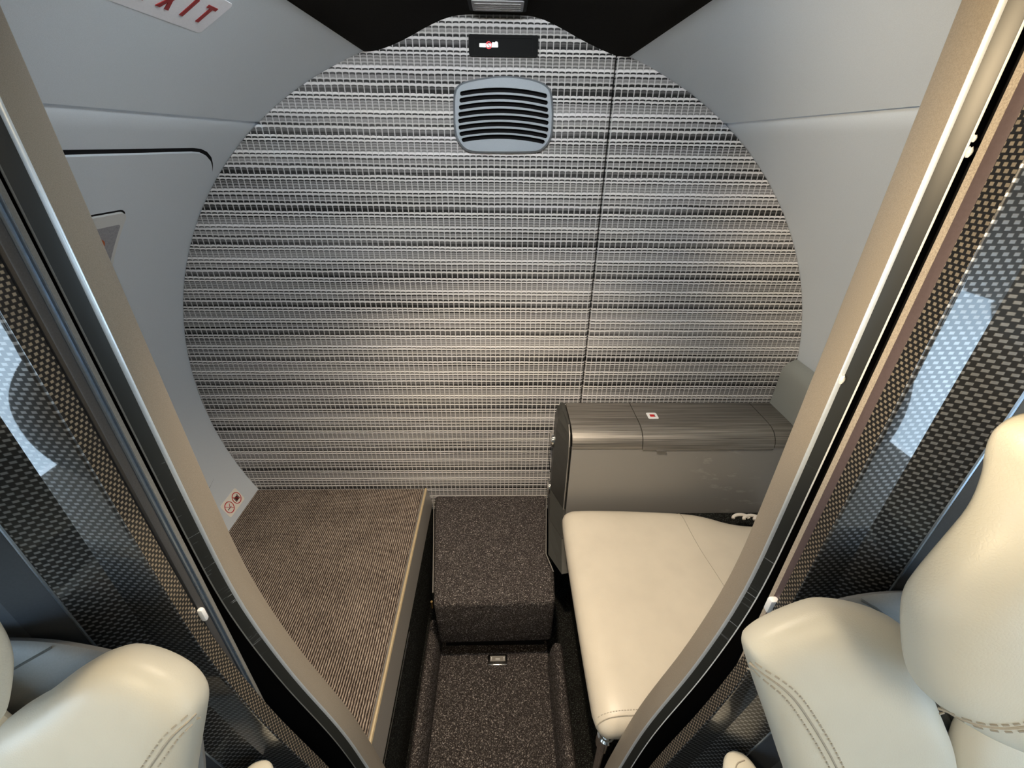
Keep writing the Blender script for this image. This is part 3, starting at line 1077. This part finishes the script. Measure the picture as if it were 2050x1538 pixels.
lb = tag(empty('lid_sticker'), 'tiny white sticker with red mark on the console lid', 'sticker')
plate('backing', rrect(0.3745, 0.4010, 0.9182, 0.9463, 0.004), [], 0.5902, 0.5910, 'white', lb, axis='z')
plate('red_mark', R4(0.3815, 0.3925, 0.9270, 0.9375), [], 0.5909, 0.5914, 'red', lb, axis='z')
plate('red_mark', [(0.3925, 0.9275), (0.3955, 0.929), (0.3935, 0.932), (0.3955, 0.936), (0.3925, 0.937)], [], 0.5909, 0.5914, 'darkred', lb, axis='z')

cov = tag(prism('side_cover', chaikin([(0.7640, 0.7200), (0.7500, 0.7160), (0.7345, 0.7020), (0.7310, 0.6800), (0.7322, 0.6378)], 2, False) + [(0.7305, 0.585), (0.7735, 0.585), (0.7680, 0.66)], 'y', 0.70, 0.998, 'sidecover', None, smooth=True),
          'grey-green plastic cover on the right lining behind the console', 'cover')

# ------------------------------------------------------------------ bench seat
bench = tag(empty('bench_seat'), 'cream leather bench seat cushion beside the sunken aisle', 'seat')
ol = [(0.154, 0.338), (0.152, 0.42), (0.151, 0.60), (0.152, 0.78), (0.158, 0.822), (0.20, 0.828), (0.33, 0.824), (0.47, 0.814), (0.52, 0.802), (0.57, 0.778), (0.62, 0.768), (0.70, 0.764), (0.725, 0.74),
      (0.725, 0.60), (0.725, 0.42), (0.715, 0.345), (0.60, 0.338), (0.40, 0.337), (0.20, 0.336)]
cu = Pillow('cushion', [(x, y, 0.352) for x, y in ol], (0, 0, 1), 0.034, 0.026, 'leather', bench, power=14, rings=14, center=(0.43, 0.575, 0.352))
seamline('seam', cu, [(0.455, 0.812, 0.35), (0.455, 0.70, 0.35), (0.470, 0.60, 0.35), (0.478, 0.50, 0.35)], 0.0009, 'seam', bench, lift=-0.0003)
seamline('front_seam', cu, [(0.157, 0.352, 0.35), (0.18, 0.3555, 0.35), (0.24, 0.357, 0.35), (0.40, 0.357, 0.35)], 0.0010, 'seam', bench)
stitches('stitching', cu, [(0.160, 0.360, 0.35), (0.18, 0.3625, 0.35), (0.24, 0.364, 0.35), (0.40, 0.364, 0.35)], 'seam', bench)
box('bench_base', 0.205, 0.715, 0.352, 0.845, 0.0, 0.335, 'loop_dark', bench)
cyl('leg', (0.178, 0.352, 0.0), (0, 0, 1), 0.011, 0.332, 'chrome', bench, seg=18, bevel=0.002)
cyl('leg_socket', (0.178, 0.352, 0.295), (0, 0, 1), 0.016, 0.036, 'chrome', bench, seg=18, bevel=0.003)

cd = tag(empty('white_cord'), 'loop of pale cord behind the right corner of the bench cushion', 'cord')
for k_, (x0_, y0_) in enumerate(((0.598, 0.779), (0.622, 0.774), (0.646, 0.770))):
    tube('cord_loop', [(x0_ + 0.020 * math.cos(math.pi * (1 - q / 12)), y0_ + 0.009 * math.sin(math.pi * q / 12) - 0.004, 0.3875 + 0.004 * math.sin(math.pi * q / 12) + 0.002 * k_) for q in range(13)], 0.0040, 'cord', cd, seg=8)

# ------------------------------------------------------------------ doorway: aft frame, sliding doors, carbon partition
XC = -0.008
XT = [(1.42, 0.2745), (1.20, 0.2745), (1.0, 0.274), (0.90, 0.2735), (0.81, 0.2720), (0.76, 0.268), (0.7125, 0.2615), (0.665, 0.253), (0.615, 0.243), (0.565, 0.230), (0.5175, 0.2175), (0.47, 0.207), (0.42, 0.199), (0.355, 0.190),
      (0.29, 0.181), (0.20, 0.174), (0.10, 0.170), (0.0, 0.170)]


def XJ(z):
    for (za, xa), (zb, xb) in zip(XT, XT[1:]):
        if zb <= z <= za:
            t = (z - zb) / (za - zb)
            return xb + (xa - xb) * t
    return XT[-1][1]


# smooth the table
ZS = [1.42 - 0.02 * k for k in range(72)]
XS = [XJ(max(0, z)) for z in ZS]
for _ in range(3):
    XS = [XS[0]] + [(XS[i - 1] + 2 * XS[i] + XS[i + 1]) / 4 for i in range(1, len(XS) - 1)] + [XS[-1]]


def sweep(name, side, prof, mat, parent=None, straight=None, z_hi=1.42, z_lo=0.0, closed=True, smooth=True):
    """profile of (dx outward, y) swept down the jamb curve; straight = fixed half width"""
    rings = []
    for z, x in zip(ZS, XS):
        if z > z_hi + 1e-6 or z < z_lo - 1e-6:
            continue
        h = straight if straight is not None else x
        rings.append([(XC + side * (h + dx), y, z) for dx, y in prof])
    return loft(name, rings, mat, parent, closed=closed, smooth=smooth)


def outx(z):
    return math.sqrt(max(0.01, 0.80 ** 2 - (z - CZ) ** 2)) - 0.0


for side, nm in ((-1, 'left'), (1, 'right')):
    # --- aft door frame : bronze jamb facing the aisle, lacquered chamfer, slab out to the lining
    fr = tag(empty('trim_1' if side < 0 else 'trim_2'), kind='structure')
    sweep('bronze_jamb', side, [(0.004, 0.325), (0.0012, 0.3245), (0.0, 0.3225), (0.0, 0.2990), (0.0003, 0.2984), (0.006, 0.3005), (0.006, 0.320)], 'bronze', fr)
    sweep('edge_highlight_strip', side, [(0.0002, 0.2985), (0.0006, 0.2978), (0.0014, 0.2970), (0.0028, 0.2962), (0.005, 0.2975), (0.003, 0.299)], 'edge_highlight_paint', fr)  # strip that carries the painted corner highlight
    sweep('lacquered_edge', side, [(0.0028, 0.2963), (0.0085, 0.2888), (0.0095, 0.2880), (0.0105, 0.2900), (0.0065, 0.2990)], 'chamfer', fr)
    sweep('sealant_bead', side, [(0.0088, 0.2884), (0.0093, 0.2879), (0.0098, 0.2877), (0.0100, 0.2882), (0.0094, 0.2887)], 'bead' if side > 0 else 'greyedge', fr)
    rings = []
    for z, x in zip(ZS, XS):
        xo = outx(z)
        rings.append([(XC + side * p[0], p[1], z) for p in ((x + 0.0062, 0.3005), (x + 0.0062, 0.3235), (xo, 0.3235), (xo, 0.3005))])
    loft('frame_core', rings, 'black', fr, smooth=False)
    # --- black slot lining
    rings = []
    for z, x in zip(ZS, XS):
        xo = outx(z)
        rings.append([(XC + side * p[0], p[1], z) for p in ((0.300, 0.262), (0.300, 0.2995), (xo, 0.2995), (xo, 0.262))])
    loft('slot_lining', rings, 'black', fr, smooth=False)
    # --- sliding door retracted into the slot : its leading edge stands in the gap
    dr = tag(empty('sliding_door'), 'leading edge of the %s retracted sliding door, %s' % (nm, 'grey with a steel channel' if side < 0 else 'tan and plum coloured'), 'door')
    H = 0.2752 if side > 0 else 0.2705
    if side > 0:
        sweep('edge_lining', side, [(0.0, 0.2670), (0.0, 0.2720), (0.030, 0.2725), (0.030, 0.2665)], 'tan_edge', dr, straight=H)
        sweep('door_edge', side, [(0.0005, 0.2585), (0.0, 0.2592), (0.0, 0.2668), (0.030, 0.2668), (0.030, 0.2585)], 'plum', dr, straight=H)
    else:
        sweep('edge_lining', side, [(0.0, 0.2672), (0.0, 0.2720), (0.030, 0.2725), (0.030, 0.2665)], 'greyedge', dr, straight=H)
        sweep('steel_channel', side, [(-0.0012, 0.2672), (-0.0012, 0.2664), (0.0004, 0.2660), (0.0004, 0.2640), (-0.0010, 0.2634), (-0.0010, 0.2624), (0.004, 0.2620), (0.006, 0.2672)], 'track', dr, straight=H)
        sweep('door_edge', side, [(0.001, 0.2555), (0.0005, 0.2562), (0.0005, 0.2620), (0.030, 0.2620), (0.030, 0.2555)], 'darkedge', dr, straight=H)
    # --- pale guide tab on the door edge
    if side > 0:
        box('guide_tab', 0.2590, 0.2680, 0.2580, 0.2650, 0.800, 0.818, 'white', dr, bevel=0.002)
    else:
        box('guide_tab', -0.2800, -0.2745, 0.2525, 0.2575, 0.806, 0.822, 'white', dr, bevel=0.002)
    # --- carbon-fibre partition in front of the slot
    pt = tag(empty('wall_front_' + nm), kind='structure')
    yb = 0.258 if side > 0 else 0.2538
    yf = 0.2435 if side > 0 else 0.2385
    sweep('carbon_edge_strip', side, [(0.0, yb), (0.0, yf + 0.0012), (0.0012, yf + 0.0012), (0.006, yb)], 'carbon_edge', pt)
    # faceted front faces
    xa = 0.0305 if side > 0 else 0.037
    sweep('carbon_face', side, [(0.0, yf + 0.0012), (0.0004, yf + 0.0004), (0.0012, yf), (0.0030, yf), (xa, yf), (xa, yf + 0.004), (0.002, yf + 0.004)], 'carbon', pt)
    sweep('carbon_face', side, [(xa, yf), (xa + 0.001, yf - 0.00047), (xa + 0.0025, yf - 0.00117), (xa + 0.030, yf - 0.0140), (xa + 0.030, yf - 0.009), (xa, yf + 0.004)], 'carbon', pt)
    sweep('edge_bead', side, [(xa + 0.030, yf - 0.0142), (xa + 0.0305, yf - 0.0152), (xa + 0.032, yf - 0.0152), (xa + 0.032, yf - 0.011)], 'track', pt)
    rings = []
    for z, x in zip(ZS, XS):
        xo = outx(z)
        rings.append([(XC + side * p[0], p[1], z) for p in ((x + xa + 0.031, yf - 0.013), (x + xa + 0.060, yf - 0.024), (xo, yf - 0.030), (xo, yf), (x + xa + 0.031, yf))])
    loft('outer_panel', rings, 'panel_blue', pt, smooth=False)
    rings = []
    for z, x in zip(ZS, XS):
        xo = outx(z)
        rings.append([(XC + side * p[0], p[1], z) for p in ((x + 0.004, yf + 0.0035), (x + 0.0055, yb - 0.0005), (xo, yb - 0.0005), (xo, yf + 0.0035))])
    loft('partition_core', rings, 'black', pt, smooth=False)

    # --- blobs of sealant left on the right-hand frame
    if side > 0:
        for (bx, by, bz_), rr in (((0.2672, 0.2952, 1.041), 0.0030), ((0.2770, 0.2866, 1.199), 0.0024), ((0.2765, 0.2868, 1.206), 0.0016)):
            bm_ = bmesh.new()
            bmesh.ops.create_icosphere(bm_, subdivisions=2, radius=rr)
            vv = [(bx + v_.co.x * 0.7, by + v_.co.y * 0.8, bz_ + v_.co.z * (1.25 + 0.3 * math.sin(9 * v_.index))) for v_ in bm_.verts]
            ff = [[v_.index for v_ in f_.verts] for f_ in bm_.faces]
            bm_.free()
            mesh('sealant_blob', vv, ff, 'bead', fr, smooth=True)

# ------------------------------------------------------------------ cabin around the camera
cab_floor = tag(box('floor_cabin', -0.62, 0.60, -2.4, Y0 - 0.021, -0.03, -0.001, 'cabinfloor'), kind='structure')
for side, nm in ((-1, 'left'), (1, 'right')):
    ys = sorted(set([-2.4 + 0.1 * k for k in range(0, 27)] + [w[0] + d for w in WIN for d in (-0.12, 0.12)] + [0.236]))
    ys = [y for y in ys if y <= 0.236]
    n_ = len(ys)
    for part_, d0, d1 in (('_lower', -50, -30), ('', -30, 40), ('_upper', 40, 70)):
        aS = [math.radians(d0 + 2.0 * k) for k in range((d1 - d0) // 2 + 1)]
        v, f = [], []
        for a in aS:
            for y in ys:
                x, z = ang_pt(side, a, -0.012)
                v.append((x, y, z))
        for i in range(len(aS) - 1):
            zc = CZ + RF * math.sin((aS[i] + aS[i + 1]) / 2)
            for j in range(n_ - 1):
                yc = (ys[j] + ys[j + 1]) / 2
                if any(abs(yc - w[0]) < 0.12 and abs(zc - w[1]) < 0.165 for w in WIN):
                    continue
                f.append((i * n_ + j, i * n_ + j + 1, (i + 1) * n_ + j + 1, (i + 1) * n_ + j))
        tag(mesh('wall_cabin_' + nm + part_, v, f, 'cream', None, smooth=True), kind='structure')
    for k, w in enumerate(WIN):
        wd = tag(curved_patch('window_%d' % (k + 1 + (3 if side > 0 else 0)), side, w[0] - 0.125, w[0] + 0.125, w[1] - 0.17, w[1] + 0.17, 0.02, -0.014, 0.001, 'pane'), kind='structure')
        a_hi, a_lo = z_ang(w[1] + 0.165), z_ang(w[1] - 0.165)
        for (ya, yb_) in ((w[0] - 0.135, w[0] - 0.115), (w[0] + 0.115, w[0] + 0.135)):
            poly = [ang_pt(side, a_lo + (a_hi - a_lo) * q / 8, -0.010) for q in range(9)] + [ang_pt(side, a_lo + (a_hi - a_lo) * q / 8, 0.004) for q in range(8, -1, -1)]
            prism('window_frame', poly, 'y', ya, yb_, 'cream', wd, smooth=True)
tag(plate('wall_cabin_front', [(CX + 0.82 * math.cos(2 * math.pi * k / 48), CZ + 0.84 * math.sin(2 * math.pi * k / 48)) for k in range(48)], [], -2.42, -2.40, 'cream'), kind='structure')


# ------------------------------------------------------------------ cabin seats
def seat(side, pad_pts, pad_seam, head_pts, head_seam, shell, back_seam, label):
    t = tag(empty('cabin_seat'), label, 'seat', 'cabin seats either side of the aisle')
    nrm = Vector((0, -1, 0.3)).normalized()
    pad = Pillow('side_bolster', pad_pts, nrm, 0.020, 0.030, 'leather_seat', t, power=5.0, rings=12)
    seamline('seam', pad, pad_seam, 0.0009, 'seam', t)
    stitches('stitching', pad, pad_seam, 'seam', t, off=0.0045)
    stitches('stitching', pad, pad_seam, 'seam', t, off=-0.0045)
    # seat back behind and outboard of the bolster
    sx = side
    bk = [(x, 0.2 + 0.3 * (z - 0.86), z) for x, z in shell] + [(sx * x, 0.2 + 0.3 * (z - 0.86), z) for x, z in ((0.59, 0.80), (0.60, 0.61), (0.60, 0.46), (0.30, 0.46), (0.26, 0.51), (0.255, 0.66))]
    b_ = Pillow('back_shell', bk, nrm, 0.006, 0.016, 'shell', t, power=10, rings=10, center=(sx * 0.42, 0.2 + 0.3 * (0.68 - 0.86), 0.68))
    bp = [(sx * x, 0.178 + 0.3 * (z - 0.86), z) for x, z in ((0.352, 0.80), (0.37, 0.842), (0.42, 0.855), (0.50, 0.85), (0.56, 0.82), (0.575, 0.72), (0.575, 0.50), (0.40, 0.49), (0.385, 0.62), (0.366, 0.74))]
    Pillow('backrest', bp, nrm, 0.020, 0.014, 'leather_seat', t, power=5, rings=10)
    nh = Vector((0, -1, 0.2)).normalized()
    hd = Pillow('headrest', head_pts, nh, 0.028, 0.012, 'leather_seat', t, power=4.0, rings=12)
    if head_seam:
        seamline('head_seam', hd, head_seam, 0.0009, 'seam', t)
        stitches('head_stitching', hd, head_seam, 'seam', t, off=0.0045)
        stitches('head_stitching', hd, head_seam, 'seam', t, off=-0.0045)
    # seam between bolster and backrest, seat cushion, armrest
    seamline('back_seam', b_, back_seam, 0.0010, 'seamdark', t)
    cs = [(sx * x, y, 0.44) for x, y in ((0.27, 0.09), (0.27, -0.20), (0.30, -0.36), (0.56, -0.36), (0.60, -0.20), (0.60, 0.09), (0.45, 0.11))]
    Pillow('seat_cushion', cs, (0, 0, 1), 0.05, 0.06, 'leather_seat', t, power=8, rings=8)
    ar = [(sx * x, y, 0.585) for x, y in ((0.243, 0.10), (0.243, 0.19), (0.252, 0.222), (0.268, 0.232), (0.284, 0.226), (0.293, 0.19), (0.293, 0.0), (0.285, -0.20), (0.25, -0.20), (0.243, 0.0))]
    am = Pillow('armrest', ar, (0, 0, 1), 0.018, 0.03, 'leather_seat', t, power=4, rings=8)
    seamline('arm_seam', am, [(sx * 0.2520, 0.09, 0.6), (sx * 0.2520, 0.19, 0.6), (sx * 0.2600, 0.214, 0.6), (sx * 0.276, 0.218, 0.6)], 0.0008, 'seam', t)
    box('seat_base', min(sx * 0.30, sx * 0.45), max(sx * 0.30, sx * 0.45), -0.30, 0.08, 0.0, 0.40, 'blackplastic', t, bevel=0.01)
    return t


PR = [(0.1754, 0.1773, 0.8843), (0.1771, 0.1791, 0.8903), (0.1868, 0.1818, 0.8993), (0.2034, 0.1846, 0.9086), (0.2236, 0.1871, 0.9169), (0.2341, 0.1875, 0.9183), (0.2525, 0.1867, 0.9158), (0.2755, 0.1846, 0.9088),
      (0.2924, 0.1814, 0.8979), (0.301, 0.1755, 0.8782), (0.3134, 0.1679, 0.8528), (0.3289, 0.1599, 0.8264), (0.3419, 0.1531, 0.8036), (0.3523, 0.1449, 0.7764), (0.3640, 0.1320, 0.735), (0.3700, 0.110, 0.66), (0.262, 0.110, 0.66), (0.2365, 0.1340, 0.740), (0.2189, 0.1459, 0.7796),
      (0.204, 0.1567, 0.8156), (0.1903, 0.166, 0.8465), (0.1795, 0.1736, 0.8719)]
PRS = [(0.1771, 0.1748, 0.8761), (0.1905, 0.1735, 0.8717), (0.2031, 0.1703, 0.8611), (0.2172, 0.1645, 0.8417), (0.2321, 0.1579, 0.8195), (0.2455, 0.151, 0.7966), (0.2558, 0.1446, 0.7754), (0.272, 0.128, 0.72)]
HR = [(0.2469, 0.1683, 1.0916), (0.2389, 0.1671, 1.0856), (0.2385, 0.1656, 1.078), (0.242, 0.163, 1.0648), (0.2422, 0.1585, 1.0426), (0.2334, 0.1544, 1.0221), (0.224, 0.1501, 1.0004), (0.2201, 0.1475, 0.9874), (0.2232, 0.1441, 0.9704),
      (0.2331, 0.1383, 0.9415), (0.2448, 0.1344, 0.9221), (0.2697, 0.1303, 0.9016), (0.2977, 0.1268, 0.8841), (0.3327, 0.1236, 0.8679), (0.360, 0.1246, 0.873), (0.383, 0.129, 0.895), (0.392, 0.137, 0.935), (0.386, 0.145, 0.975), (0.370, 0.153, 1.015), (0.343, 0.1613, 1.0565), (0.306, 0.1668, 1.084), (0.272, 0.1690, 1.095)]
HRS = [(0.2600, 0.131, 0.9080), (0.2720, 0.131, 0.913), (0.285, 0.132, 0.923), (0.297, 0.135, 0.938), (0.310, 0.138, 0.960), (0.325, 0.142, 0.985)]
SR = [(0.225, 0.840), (0.235, 0.868), (0.2482, 0.8861), (0.268, 0.8925), (0.288, 0.8964), (0.3135, 0.8982), (0.36, 0.896), (0.45, 0.885), (0.56, 0.85)]
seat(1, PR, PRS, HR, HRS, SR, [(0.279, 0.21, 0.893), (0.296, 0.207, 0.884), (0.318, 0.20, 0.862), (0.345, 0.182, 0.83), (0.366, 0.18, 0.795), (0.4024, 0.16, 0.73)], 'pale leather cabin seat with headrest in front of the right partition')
PL = [(-0.2200, 0.1594, 0.8245), (-0.2154, 0.1644, 0.8415), (-0.2166, 0.1682, 0.854), (-0.2265, 0.1725, 0.8685), (-0.2451, 0.1762, 0.8808), (-0.2644, 0.1781, 0.887), (-0.2822, 0.1768, 0.8825), (-0.3016, 0.1733, 0.8709), (-0.3264, 0.1676, 0.8519),
      (-0.3421, 0.1652, 0.8439), (-0.3592, 0.1613, 0.8308), (-0.372, 0.150, 0.795), (-0.380, 0.13, 0.73), (-0.380, 0.11, 0.66), (-0.270, 0.11, 0.66), (-0.2440, 0.1330, 0.737), (-0.2300, 0.1491, 0.7904)]
PLS = [(-0.2165, 0.1647, 0.8423), (-0.2262, 0.1632, 0.8374), (-0.2399, 0.1575, 0.8185), (-0.2515, 0.153, 0.8034), (-0.2603, 0.1484, 0.7879), (-0.275, 0.13, 0.73)]
HL = [(-0.2678, 0.1433, 0.9666), (-0.2673, 0.1415, 0.9574), (-0.2699, 0.1387, 0.9434), (-0.2806, 0.1336, 0.9178), (-0.29, 0.1305, 0.9024), (-0.33, 0.125, 0.875), (-0.38, 0.1236, 0.868), (-0.42, 0.129, 0.895), (-0.44, 0.138, 0.94), (-0.43, 0.148, 0.99), (-0.40, 0.1555, 1.03), (-0.35, 0.1635, 1.068), (-0.31, 0.1665, 1.082), (-0.284, 0.162, 1.06), (-0.273, 0.152, 1.01)]
SL = [(-0.24, 0.80), (-0.262, 0.838), (-0.2937, 0.8516), (-0.3328, 0.8617), (-0.358, 0.8651), (-0.40, 0.866), (-0.45, 0.86), (-0.56, 0.83)]
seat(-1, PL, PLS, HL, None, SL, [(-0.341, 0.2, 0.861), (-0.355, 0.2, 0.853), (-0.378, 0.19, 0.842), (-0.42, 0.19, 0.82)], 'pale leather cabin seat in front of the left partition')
